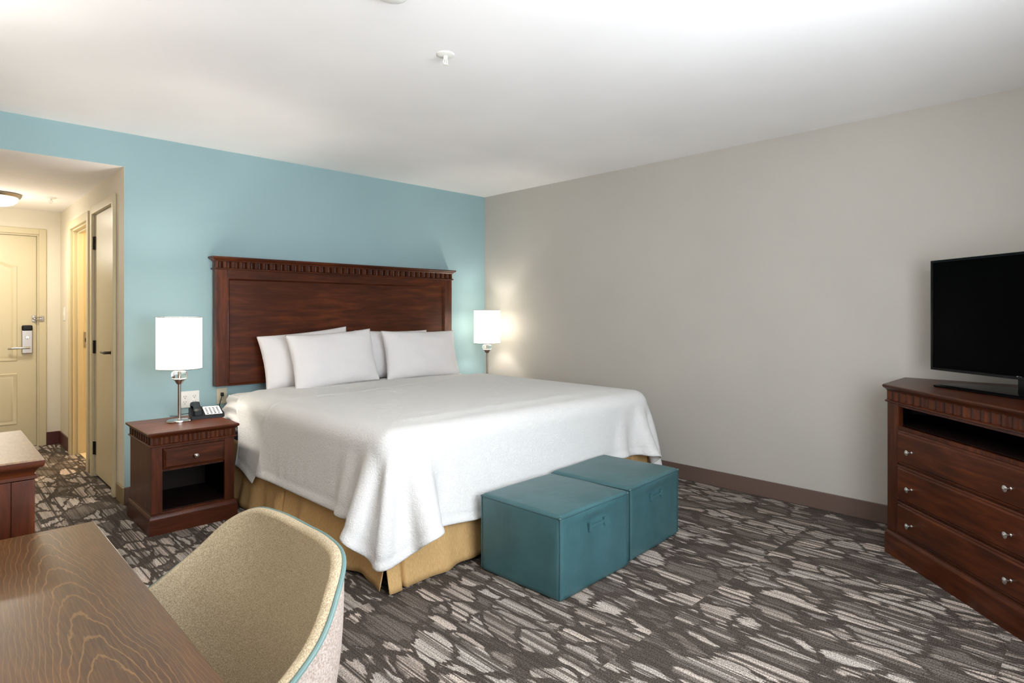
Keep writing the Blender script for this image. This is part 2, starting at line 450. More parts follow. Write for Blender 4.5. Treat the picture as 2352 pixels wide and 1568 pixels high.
# baseboards
def bb(name, boxes, m):
    f = MB()
    for b in boxes: f.box(*b, bev=.003)
    struct(name, f, m)
BH = .112
bb('baseboard_back', [(XH+.001, -.013, -.012, 0, 0, BH)], M['base'])
bb('baseboard_right', [(-.012, 0, YW, -.0, 0, BH)], M['base'])
bb('baseboard_left', [(XL, XL+.012, YW, YF, 0, BH)], M['base'])
bb('baseboard_front', [(XL+.012, -.012, YW, YW+.012, 0, BH)], M['base'])
bb('baseboard_hall_near', [(XH-.012, XH, -.012, CY0-.10, 0, BH)], M['base_reflection'])
bb('baseboard_hall_middle', [(XH-.012, XH, CY1+.06, BY0-.075, 0, BH)], M['base_reflection'])
bb('baseboard_hall_far', [(XH-.012, XH, BY1+.1, YF-.012, 0, BH+.01), (DX1+.055, XH, YF-.012, YF, 0, BH+.01)], M['base_hall'])

# casings
def casing(name, y0, y1, z, wd, depth=.02, x=XH, m='door'):
    f = MB()
    f.box(x-depth, x, y0-wd, y0, 0, z+wd, bev=.005); f.box(x-depth, x, y1, y1+wd, 0, z+wd, bev=.005); f.box(x-depth, x, y0-.004, y1+.004, z, z+wd, bev=.005)
    return struct(name, f, M[m])
casing('trim_1', CY0, CY1, DZ, .06, .022)
casing('trim_2', BY0, BY1, DZ-.02, .07, .022)
# bathroom jamb lining with a stop
f = MB()
f.box(XH, xt, BY1-.015, BY1, 0, DZ-.02); f.box(XH, xt, BY0, BY0+.015, 0, DZ-.02); f.box(XH, xt, BY0+.015, BY1-.015, DZ-.035, DZ-.02)
f.box(XH+.035, XH+.075, BY1-.03, BY1-.015, 0, DZ-.03, bev=.002); f.box(XH+.035, XH+.075, BY0+.015, BY0+.03, 0, DZ-.03, bev=.002); f.box(XH+.035, XH+.075, BY0+.03, BY1-.03, DZ-.05, DZ-.035, bev=.002)
struct('trim_3', f, M['door'])
f = MB(); f.box(XH+.082, XH+.112, BY1-.019, BY1-.0152, .95, 1.09, bev=.001); f.box(XH+.09, XH+.102, BY1-.022, BY1-.018, 1.0, 1.035)
sp_ = f.build('strike_plate', [M['nickel'], M['slot']]); 
for p in sp_.data.polygons:
    if p.center.y < BY1-.0191: p.material_index = 1
tag(sp_, 'small metal strike plate on the far jamb of the open bathroom doorway', 'strike plate')
# entry casing
f = MB(); cw = .055
f.box(DX1, DX1+cw, YF-.02, YF, 0, 2.0+cw, bev=.005); f.box(DX0-cw, DX0, YF-.02, YF, 0, 2.0+cw, bev=.005); f.box(DX0-.002, DX1+.002, YF-.02, YF, 2.0, 2.0+cw, bev=.005)
f.box(DX1-.014, DX1, YF, YF+.09, 0, 2.0); f.box(DX0, DX0+.014, YF, YF+.09, 0, 2.0); f.box(DX0+.014, DX1-.014, YF, YF+.09, 1.986, 2.0)
struct('trim_4', f, M['door'])

# closet door
f = MB(); f.box(XH+.004, XH+.044, CY0+.004, CY1-.004, .022, DZ-.004, bev=.003)
d1 = struct('door_1', f, M['door'])
for z in (.22, 1.0, 1.80):
    h_ = MB(); h_.lathe([(.0065, z-.05), (.0065, z+.05)], 10, (XH-.007, CY1+.002, 0)); h_.box(XH-.002, XH+.004, CY1-.03, CY1-.002, z-.05, z+.05)
    h_.build('door_hinge', M['bronze'], d1)
h_ = MB(); hy_ = CY0+.065
h_.lathe([(.028, 0), (.028, .006), (.022, .012)], 24, (0, 0, 0))
for i, v in enumerate(h_.v): h_.v[i] = (XH+.004-v[2], hy_+v[0], .985+v[1])
h_.tube([(XH-.006, hy_, .985), (XH-.05, hy_, .985)], .010, 12)
h_.tube([(XH-.05, hy_-.008, .985), (XH-.052, hy_+.04, .985), (XH-.05, hy_+.10, .985)], [.010, .009, .008], 12)
h_.build('door_handle', M['bronze'], d1)

# entry door with an arched upper panel
f = MB(); f.box(DX0+.016, DX1-.016, YF+.02, YF+.06, .006, 1.984, bev=.003)
d2 = struct('door_2', f, M['door'])
def panel_path(x0, x1, z0, z1, arch):
    pts = [(x0, z0), (x1, z0), (x1, z1)]
    if arch:
        n = 16
        for i in range(1, n):
            t = i/n; x = x1+(x0-x1)*t
            pts.append((x, z1+arch*.5*(1-math.cos(2*PI*t))*1.0))
    pts.append((x0, z1)); return pts
def panel_mesh(parent, x0, x1, z0, z1, arch):
    P = panel_path(x0, x1, z0, z1, arch); mb = MB()
    yb = YF+.02
    rings = [[(x, yb+.001, z) for x, z in offset_poly(P, 0)], [(x, yb-.006, z) for x, z in offset_poly(P, -.008)],
             [(x, yb-.001, z) for x, z in offset_poly(P, -.03)], [(x, yb-.001, z) for x, z in offset_poly(P, -.035)], [(x, yb-.007, z) for x, z in offset_poly(P, -.055)]]
    mb.loft(rings, False, True)
    return mb.build('door_panel', M['door'], parent, angle=30)
panel_mesh(d2, DX0+.17, DX1-.155, .22, .70, 0)
panel_mesh(d2, DX0+.17, DX1-.155, .81, 1.70, .11)
# card lock
L = MB(); lx = -3.437; yb = YF+.02
L.box(lx-.04, lx+.04, yb-.026, yb, .88, 1.10, bev=.006)
lock = L.build('door_lock', M['nickel'], d2)
L = MB(); L.box(lx-.04, lx+.04, yb-.032, yb-.001, 1.092, 1.145, bev=.012, seg=3); L.build('card_reader', M['black'], lock)
L = MB(); L.lathe([(.016, .0), (.016, .006), (.012, .010)], 20, (lx, yb-.026, 1.03), 'y'); L.box(lx-.003, lx+.003, yb-.048, yb-.03, 1.014, 1.047, bev=.002); L.build('thumb_turn', M['chrome'], lock)
L = MB(); L.tube([(lx+.01, yb-.02, .935), (lx+.01, yb-.06, .935)], .011, 12); L.tube([(lx+.018, yb-.062, .935), (lx-.05, yb-.066, .935), (lx-.115, yb-.062, .932), (lx-.14, yb-.05, .93)], [.011, .010, .009, .008], 12); L.build('lever_handle', M['chrome'], lock)
L = MB(); zc = 1.207
L.box(DX1-.05, DX1-.02, yb-.008, yb+.002, zc-.03, zc+.03, bev=.003); L.lathe([(.012, 0), (.012, .03), (.008, .034)], 14, (DX1-.035, yb-.005, zc), 'y')
L.box(DX1+.0, DX1+.035, YF-.03, YF-.02, zc-.025, zc+.025, bev=.003); L.tube([(DX1+.02, YF-.034, zc+.012), (DX1-.03, YF-.036, zc+.012)], .005, 8); L.tube([(DX1+.02, YF-.034, zc-.012), (DX1-.03, YF-.036, zc-.012)], .005, 8)
L.build('door_latch', M['nickel'], d2)
# light switch on the hall wall
L = MB(); L.box(XH-.006, XH, 2.30, 2.375, 1.19, 1.31, bev=.002); L.box(XH-.012, XH-.004, 2.325, 2.350, 1.235, 1.265, bev=.003)
tag(L.build('light_switch', M['white']), 'white light switch plate on the hall wall beside the entry door', 'light switch')

# ================================================================== HALL CEILING FITTINGS
def sprinkler(name, loc, label):
    r = empty(name, loc, 0, label, 'sprinkler', 'ceiling sprinklers')
    a = MB(); a.lathe([(.042, 0), (.040, -.004), (.030, -.008), (.012, -.009)], 28); a.build('escutcheon', M['white'], r)
    a = MB(); a.lathe([(.010, -.006), (.010, -.022), (.006, -.024)], 14)
    for s in (-1, 1): a.tube([(s*.008, 0, -.022), (s*.012, 0, -.035), (s*.003, 0, -.048)], .0022, 8)
    a.tube([(0, 0, -.022), (0, 0, -.046)], .0025, 8, m=0); a.lathe([(.013, -.048), (.013, -.050)], 16)
    a.build('sprinkler_head', M['white'], r)
    return r
sprinkler('sprinkler', (-2.421, -2.44, CZ), 'small pendent sprinkler head in the middle of the bedroom ceiling')
sprinkler('sprinkler', (-3.37, 1.68, HZ), 'small pendent sprinkler head on the lowered hall ceiling')
r = empty('smoke_detector', (-2.905, -2.745, CZ), 0, 'white round smoke detector on the bedroom ceiling near the sprinkler', 'smoke detector')
a = MB(); a.lathe([(.062, 0), (.062, -.012), (.056, -.026), (.035, -.034), (.0, -.035)], 36); a.build('housing', M['white'], r)
r = empty('ceiling_lamp', (-3.71, 1.75, HZ), 0, 'round flush hall ceiling lamp with frosted dome and brushed metal rim', 'ceiling lamp')
a = MB(); a.lathe([(.155, 0), (.160, -.012), (.150, -.030), (.140, -.034), (.135, -.034)], 40); a.build('rim', M['nickel'], r)
a = MB(); a.lathe([(.138, -.032), (.132, -.060), (.105, -.085), (.06, -.099), (.012, -.104)], 40); a.build('glass_dome', M['dome'], r)
hl_ = area('hall_bulb', (-3.71, 1.75, HZ-.112), (0, 0, 0), .24, .24, 9, (1.0, .91, .76)); hl_.data.shape = 'DISK'
point('hall_fill', (-3.71, 1.75, HZ-.42), 6, (1.0, .92, .80), .14)  # extra fill light floating below the dome, brightens the hall ceiling
point('bathroom_bulb', (-2.5, 1.5, HZ-.25), 16, (1.0, .74, .42), .10)

# ================================================================== HEADBOARD
hb = empty('headboard', (-1.567, -.012, 0), 0, 'wide dark cherry wood headboard with fluted cornice mounted on the blue wall behind the bed', 'headboard')
HW, HB0, HB1 = 1.075, .735, 1.667
a = MB()   # frame: posts and rails
a.box(-HW, -HW+.085, -.065, 0, HB0, 1.578, bev=.004); a.build('post', M['wood_z'], hb)
a = MB(); a.box(HW-.085, HW, -.065, 0, HB0, 1.578, bev=.004); a.build('post', M['wood_z'], hb)
a = MB(); a.box(-HW+.085, HW-.085, -.065, 0, 1.515, 1.578, bev=.003)
a.build('rail', M['wood_x'], hb)
a = MB(); P = [(-HW+.085, HB0+.003), (HW-.085, HB0+.003), (HW-.085, 1.515), (-HW+.085, 1.515)]
a.loft([[(x, -.068, z) for x, z in offset_poly(P, .004)], [(x, -.070, z) for x, z in offset_poly(P, -.004)], [(x, -.052, z) for x, z in offset_poly(P, -.014)], [(x, -.050, z) for x, z in offset_poly(P, -.020)]], False, True)
a.build('panel', M['wood_x'], hb)
a = MB(); R0 = rect(-HW, HW, -.07, 0)
prism(a, R0, [(.006, 1.575), (.010, 1.579), (.010, 1.584), (.004, 1.588)]); a.build('bead_moulding', M['wood_x'], hb)
a = MB(); sc_ = scallop(rect(-HW, HW, -.068, 0), [38, 1, 0, 1], .024, .40)
a.loft([[(x, y, z) for x, y in sc_] for z in (1.588, 1.634)], True, True); a.build('fluted_frieze', M['wood_z'], hb)
a = MB(); prism(a, R0, [(.004, 1.634), (.006, 1.638), (.010, 1.644), (.020, 1.650), (.026, 1.656), (.028, 1.660), (.028, 1.667)]); a.build('cornice', M['wood_x'], hb)

# ================================================================== NIGHTSTANDS
def knob(parent, x, y, z, r=.0125, rot=None):
    a = MB(); prof = [(.007, 0), (.007, .003), (.0045, .006), (.0042, .014), (.009, .018), (r, .023), (r, .028), (.008, .032), (.001, .0335)]
    a.lathe(prof, 20, (0, 0, 0), 'y')
    k = a.build('knob', M['chrome'], parent); k.location = (x, y, z)
    return k
def make_nightstand():
    r = empty('nightstand', (0, 0, 0)); hw, hd = .235, .25
    a = MB(); P = rect(-hw+.004, hw-.004, -hd+.004, hd)
    prism(a, P, [(.010, 0), (.010, .088), (.006, .094), (.004, .104), (-.001, .110), (-.001, .116)]); a.build('plinth', M['wood_x'], r)
    a = MB(); bw = hw-.008; st = .058
    a.box(-bw, -bw+st, -hd+.012, -hd+.034, .116, .502, bev=.002); a.box(bw-st, bw, -hd+.012, -hd+.034, .116, .502, bev=.002)
    a.box(-bw, -bw+.02, -hd+.034, hd-.006, .116, .502); a.box(bw-.02, bw, -hd+.034, hd-.006, .116, .502)
    a.box(-bw+.02, bw-.02, hd-.02, hd-.006, .116, .502)
    a.box(-bw+.02, bw-.02, -hd+.016, hd-.02, .116, .122); a.box(-bw+.02, bw-.02, -hd+.03, hd-.02, .350, .362); a.box(-bw+st, bw-st, -hd+.014, -hd+.03, .484, .502)
    a.build('carcass', M['wood_z'], r)
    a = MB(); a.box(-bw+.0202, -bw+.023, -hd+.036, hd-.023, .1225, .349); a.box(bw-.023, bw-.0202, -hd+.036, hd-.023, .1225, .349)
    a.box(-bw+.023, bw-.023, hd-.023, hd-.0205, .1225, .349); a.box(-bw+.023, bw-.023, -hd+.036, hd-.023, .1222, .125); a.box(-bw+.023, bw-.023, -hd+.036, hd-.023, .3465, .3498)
    a.build('shelf_shade_lining', M['niche_shade'], r)  # thin dark boards that paint the niche's shade
    a = MB(); x0, x1, z0, z1 = -bw+st+.002, bw-st-.002, .366, .482
    P = [(x0, z0), (x1, z0), (x1, z1), (x0, z1)]; yf = -hd+.012
    a.loft([[(x, yf+.3, z) for x, z in P], [(x, yf-.004, z) for x, z in P], [(x, yf-.014, z) for x, z in offset_poly(P, -.014)], [(x, yf-.014, z) for x, z in offset_poly(P, -.02)]], True, True)
    dr = a.build('drawer', M['wood_x'], r, angle=20); knob(dr, 0, yf-.014, .424)
    a = MB(); P = rect(-hw, hw, -hd, hd); prism(a, P, [(-.004, .500), (.003, .503), (.003, .509), (-.003, .512)]); a.build('bead_moulding', M['wood_x'], r)
    a = MB(); sc_ = scallop(rect(-hw+.004, hw-.004, -hd+.004, hd-.004), [9, 9, 0, 9], .009, .22); a.loft([[(x, y, z) for x, y in sc_] for z in (.512, .553)]); a.build('fluted_frieze', M['wood_z'], r)
    a = MB(); prism(a, P, [(-.004, .552), (.000, .556), (.004, .562), (.012, .567), (.014, .572), (.014, .578), (.010, .582)]); a.build('top', M['wood_x'], r)
    return r
ns = make_nightstand(); ns.location = (-2.982, -.518, 0)
tag(ns, 'dark cherry nightstand with one drawer and open shelf carrying the telephone', 'nightstand', 'nightstands flanking the bed')
n2 = copy_tree(ns); n2.location = (-.262, -.285, 0); n2.scale = (.88, 1, 1.10); n2['label'] = 'dark cherry nightstand hidden between the far side of the bed and grey wall'

# ================================================================== LAMPS
def make_lamp():
    r = empty('table_lamp')
    a = MB(); a.lathe([(.070, 0), (.072, .004), (.070, .012), (.064, .015), (.014, .017), (.010, .024)], 40, sy=.8); a.build('lamp_base', M['chrome'], r)
    a = MB(); a.lathe([(.0095, .02), (.0095, .232), (.011, .236)], 20)
    a.lathe([(.011, .234), (.018, .240), (.026, .256), (.034, .264), (.042, .266), (.042, .269), (.02, .269)], 28); a.build('stem', M['nickel'], r)
    a = MB(); a.lathe([(.026, .269), (.040, .274), (.046, .288), (.046, .300), (.040, .314), (.026, .319)], 32)
    a.build('crystal_ball', M['glass'], r)
    a = MB(); a.lathe([(.007, .267), (.007, .34)], 12); a.lathe([(.016, .34), (.018, .40), (.010, .405)], 16); a.build('socket', M['nickel'], r)
    a = MB(); R1 = .127
    a.lathe([(R1, .332), (R1, .655)], 56, cap=False); a.lathe([(R1-.002, .655), (R1-.002, .332)], 56, cap=False)
    sh = a.build('lamp_shade', M['shade'], r)
    for z in (.333, .654):
        a = MB(); a.tube([(R1*math.cos(t*PI/24), R1*math.sin(t*PI/24), z) for t in range(48)], .0022, 6, closed=True)
        if z > .5:
            for k in range(3): a.tube([(0, 0, .645), (R1*math.cos(k*2.09), R1*math.sin(k*2.09), .654)], .0015, 6)
        a.build('shade_wire', M['nickel'], sh)
    return r
L1 = make_lamp(); L1.location = (-2.985, -.47, .582)
tag(L1, 'lit table lamp with white drum shade beside the black telephone', 'table lamp', 'bedside lamps')
L2 = copy_tree(L1); L2.location = (-.236, -.30, .582)
L2['label'] = 'lit table lamp with white drum shade in the corner by the grey wall'
L2.location.z = .640; L2.scale = (1, 1, .99)
L3 = copy_tree(L1); L3.location = (-4.43, -3.95, .741); del L3['group']
L3['label'] = 'added unseen table lamp on the oak desk, giving extra room light'
point('desk_fill', (-4.43, -3.95, .741+.48), 10, (1.0, .96, .90), .035)  # lamp added out of view to lift the light on ceiling and desk
for L_, k in ((L1, 1), (L2, .99)):
    p = point('bedside_bulb', (L_.location.x, L_.location.y, L_.location.z+.48*k), 14 if L_ is L1 else 6.5, (1.0, .94, .85), .035)

# added torchere by the left wall, out of view, to brighten the ceiling
FLX, FLY = -4.40, -1.90
fl_ = empty('fill_floor_lamp', (FLX, FLY, 0), 0, 'added unseen floor lamp with upturned bowl beside the cabinet, filling the ceiling with light', 'floor lamp')
a = MB(); a.lathe([(.13, 0), (.132, .01), (.12, .022), (.02, .03)], 36); a.build('lamp_base', M['nickel'], fl_)
a = MB(); a.lathe([(.012, .02), (.012, 1.70)], 16); a.build('pole', M['nickel'], fl_)
a = MB(); a.lathe([(.02, 1.68), (.07, 1.70), (.13, 1.74), (.17, 1.80), (.172, 1.80), (.166, 1.802), (.126, 1.746), (.066, 1.708), (.02, 1.70)], 40); a.build('bowl', M['nickel'], fl_)
point('torchere_fill', (FLX, FLY, 1.80), 13, (1.0, .97, .94), .06)
f2_ = copy_tree(fl_); f2_.location = (-4.40, -4.76, 0); f2_['label'] = 'added unseen floor lamp with upturned bowl at the near end of the desk, for fill light'
point('torchere_fill', (-4.40, -4.76, 1.80), 28, (1.0, .97, .94), .06)  # second added torchere, behind the camera, for more fill

# ================================================================== OUTLETS AND CORDS
def outlet(name, x0, x1, z0, z1, m, cols, label):
    r = empty(name, ((x0+x1)/2, 0, (z0+z1)/2), 0, label, 'outlet')
    a = MB(); hw, hh = (x1-x0)/2, (z1-z0)/2
    a.box(-hw, hw, -.007, 0, -hh, hh, bev=.003); a.build('cover_plate', m, r)
    for cx in cols:
        a = MB(); a.box(cx-.017, cx+.017, -.0095, -.005, -.036, .036, bev=.003)
        for dz in (-.019, .019):
            a.box(cx-.008, cx-.0055, -.0102, -.009, dz-.002, dz+.007, m=1); a.box(cx+.0055, cx+.008, -.0102, -.009, dz-.002, dz+.007, m=1)
            a.box(cx-.0025, cx+.0025, -.0102, -.009, dz-.012, dz-.007, m=1)
        a.build('receptacle', [m, M['slot']], r)
    return r
outlet('wall_outlet', -2.856, -2.728, .597, .712, M['white'], (-.030, .030), 'white double outlet plate on the blue wall above the telephone')
outlet('wall_outlet', -2.612, -2.540, .600, .715, M['almond'], (0,), 'almond outlet plate on the blue wall under the headboard corner')
a = MB(); a.box(-2.588, -2.568, -.030, -.0105, .655, .683, bev=.004)
a.tube(catmull([(-2.580, -.028, .668), (-2.590, -.05, .66), (-2.606, -.05, .60), (-2.612, -.045, .50), (-2.650, -.05, .35), (-2.655, -.06, .13), (-2.66, -.05, .02)], 6), .003, 8)
tag(a.build('power_plug', M['black']), 'black plug and cord hanging from the almond outlet beside the bed', 'power cord')

# telephone
ph = empty('telephone', (-2.800, -.385, .582), math.radians(-10), 'black desk telephone with white keypad on the nightstand', 'telephone')
a = MB()
def wedge(mb, x0, x1, y0, y1, z0, zf, zb, bev=.004, m=0):
    bm = bmesh.new(); bmesh.ops.create_cube(bm, size=1)
    for v in bm.verts:
        x = x1 if v.co.x > 0 else x0; y = y1 if v.co.y > 0 else y0
        z = (zb if y == y1 else zf) if v.co.z > 0 else z0; v.co = Vector((x, y, z))
    bmesh.ops.bevel(bm, geom=bm.edges[:], offset=bev, segments=2, affect='EDGES'); mb.addbm(bm, m)
wedge(a, -.095, .095, -.095, .095, 0, .022, .055); a.build('phone_body', M['black'], ph)
a = MB(); wedge(a, -.015, .085, -.082, .072, .02, .0265, .0555, .002)
kp = a.build('keypad', M['keypad'], ph)
for r_ in range(5):
    for c_ in range(4):
        kx = .0+c_*.022; ky = -.068+r_*.026; kz = .0265+(ky+.082)/.154*.029
        b = MB(); b.box(kx-.006, kx+.006, ky-.006, ky+.006, kz-.002, kz+.003, bev=.0012, m=0); b.build('key', M['black'], kp)
a = MB()   # handset lying along the left side
pts = catmull([(-.058, -.100, .046), (-.058, -.07, .060), (-.058, 0, .074), (-.058, .06, .082), (-.058, .096, .072)], 6)
rings = []
for i, p in enumerate(pts):
    t = i/(len(pts)-1); e = .5+.5*math.cos(2*PI*t); wx = .021+.010*e; wz = .011+.009*e
    end = min(1, math.sin(PI*min(max(t, 0.02), .98))*3.5); wx *= .6+.4*end; wz *= .6+.4*end
    rings.append([(p.x+wx*math.copysign(abs(math.cos(q))**.6, math.cos(q)), p.y, p.z-.006*e+wz*math.copysign(abs(math.sin(q))**.6, math.sin(q))) for q in [2*PI*k/20 for k in range(20)]])
a.loft(rings); a.build('handset', M['black'], ph)
a = MB(); a.tube(catmull([(-.09, .06, .02), (-.13, .10, .012), (-.16, .10, .004), (-.20, .12, .004)], 6), .0022, 6); a.build('phone_cord', M['black'], ph)

# ================================================================== BED
MX0, MX1, MY0, MY1, MZ0, MZ1 = -2.62, -.52, -2.27, -.10, .43, .69
bed = empty('bed', (0, 0, 0), 0, 'king size bed with white mattress and khaki skirt against the blue wall', 'bed')
def puff_box(x0, x1, y0, y1, z0, z1, rad, res, amp, fr, seed=0, wr=None):
    """rounded, softly rumpled box made from a subdivided cube"""
    bm = bmesh.new(); nx = max(2, int((x1-x0)/res)); ny = max(2, int((y1-y0)/res)); nz = max(2, int((z1-z0)/res))
    vid = {}
    def V(i, j, k):
        if (i, j, k) not in vid:
            p = Vector((x0+(x1-x0)*i/nx, y0+(y1-y0)*j/ny, z0+(z1-z0)*k/nz))
            c = Vector((min(max(p.x, x0+rad), x1-rad), min(max(p.y, y0+rad), y1-rad), min(max(p.z, z0+rad), z1-rad)))
            d = p-c; nn = d.normalized() if d.length > 1e-6 else Vector((0, 0, 1))
            if d.length > 1e-6: p = c+nn*rad
            q = noise.noise(p*fr+Vector((seed, 0, 0)))*amp
            if wr: q += wr(p, nn)
            vid[(i, j, k)] = bm.verts.new(p+nn*q)
        return vid[(i, j, k)]
    for i in range(nx):
        for j in range(ny):
            for k in (0, nz): 
                q = (V(i, j, k), V(i+1, j, k), V(i+1, j+1, k), V(i, j+1, k)); bm.faces.new(q)
    for i in range(nx):
        for k in range(nz):
            for j in (0, ny): bm.faces.new((V(i, j, k), V(i+1, j, k), V(i+1, j, k+1), V(i, j, k+1)))
    for j in range(ny):
        for k in range(nz):
            for i in (0, nx): bm.faces.new((V(i, j, k), V(i, j+1, k), V(i, j+1, k+1), V(i, j, k+1)))
    return bm
def wr_m(p, nn):
    # the fitted sheet is bunched into folds at the head corner
    if nn.z > .8 or p.y < -1.0: return 0
    f_ = max(0, 1-abs(p.y+.15)/.55)
    a_ = p.z*70+p.y*14+noise.noise(p*6)*4
    return .016*f_*(math.sin(a_))+.022*f_*noise.noise(Vector((p.x*4, p.y*7, p.z*26)))
a = MB(); a.addbm(puff_box(MX0+.01, MX1-.01, MY0+.01, MY1, MZ0, MZ1, .085, .02, .004, 7, 3, wr_m)); ms = a.build('mattress', M['sheet'], bed, angle=180)
a = MB(); a.box(MX0+.02, MX1-.02, MY0+.03, MY1, .17, MZ0, bev=.02); a.build('box_spring', M['boxspring'], bed)
a = MB()
a.box(MX0+.10, MX1-.10, MY0+.12, MY1-.05, .13, .17, bev=.005); bf = a.build('bed_frame', M['black'], bed)
for x in (MX0+.15, MX1-.15):
    for y in (MY0+.2, MY1-.2):
        a = MB(); a.box(x-.03, x+.03, y-.03, y+.03, 0, .13, bev=.005); a.build('leg', M['black'], bf)
# skirt: a hanging panel per side with pleats at the split points
def skirt_panel(p0, p1, out, seed, splits=(), flare=.055, zt=.40, bulge=(), taper=False):
    p0 = Vector(p0); p1 = Vector(p1); d = p1-p0; Ls = d.length; d.normalize(); out = Vector(out)
    n = int(Ls/.008); rows = 14; grid = []
    for r_ in range(rows+1):
        tz = r_/rows; row = []
        for i in range(n+1):
            s = i/n*Ls
            wv = .007*math.sin(s*16+seed)+.005*math.sin(s*37+seed*2.3)+.006*noise.noise(Vector((s*9, seed, 0)))
            fl_ = flare if not taper else flare*(1-.6*min(1, max(0, (s-.35)/.3)))
            o_ = .008+tz*(fl_*(.35+.65*tz)*(.75+.25*math.sin(s*5.1+seed)))+wv*tz*1.3
            # small horizontal sag
            for q in splits:
                e = abs(s-q); 
                if e < .012: o_ -= (.05*(1-e/.012))*min(1, tz*2+.4)
                elif e < .09: o_ += .020*tz*(1-(e-.012)/.078)
            for (q, wd, am) in bulge:
                e = abs(s-q)/wd
                if e < 1: o_ += am*tz*tz*(.5+.5*math.cos(PI*e))
            z = zt+(.014+.008*math.sin(s*7+seed)-zt)*tz
            row.append((p0.x+d.x*s+out.x*o_, p0.y+d.y*s+out.y*o_, z))
        grid.append(row)
    mb = MB(); mb.loft(grid, False, False, False); return mb
sk = skirt_panel((MX0+.012, -.30, 0), (MX0+.012, MY0-.015, 0), (-1, 0, 0), 1.2, (.90, ), .055, bulge=((1.95, .16, .02),))
o = sk.build('bed_skirt', M['skirt'], bed, angle=180); so = o.modifiers.new('thick', 'SOLIDIFY'); so.thickness = .003
sk = skirt_panel((MX0-.03, MY0+.012, 0), (MX1+.03, MY0+.012, 0), (0, -1, 0), 3.4, (.085, 1.95), .072, bulge=((.03, .12, .015),), taper=True)
o = sk.build('bed_skirt', M['skirt'], bed, angle=180); so = o.modifiers.new('thick', 'SOLIDIFY'); so.thickness = .003
sk = skirt_panel((MX1-.012, MY0-.015, 0), (MX1-.012, -.62, 0), (1, 0, 0), 5.1, (1.0,), .02)
o = sk.build('bed_skirt', M['skirt'], bed, angle=180); so = o.modifiers.new('thick', 'SOLIDIFY'); so.thickness = .003

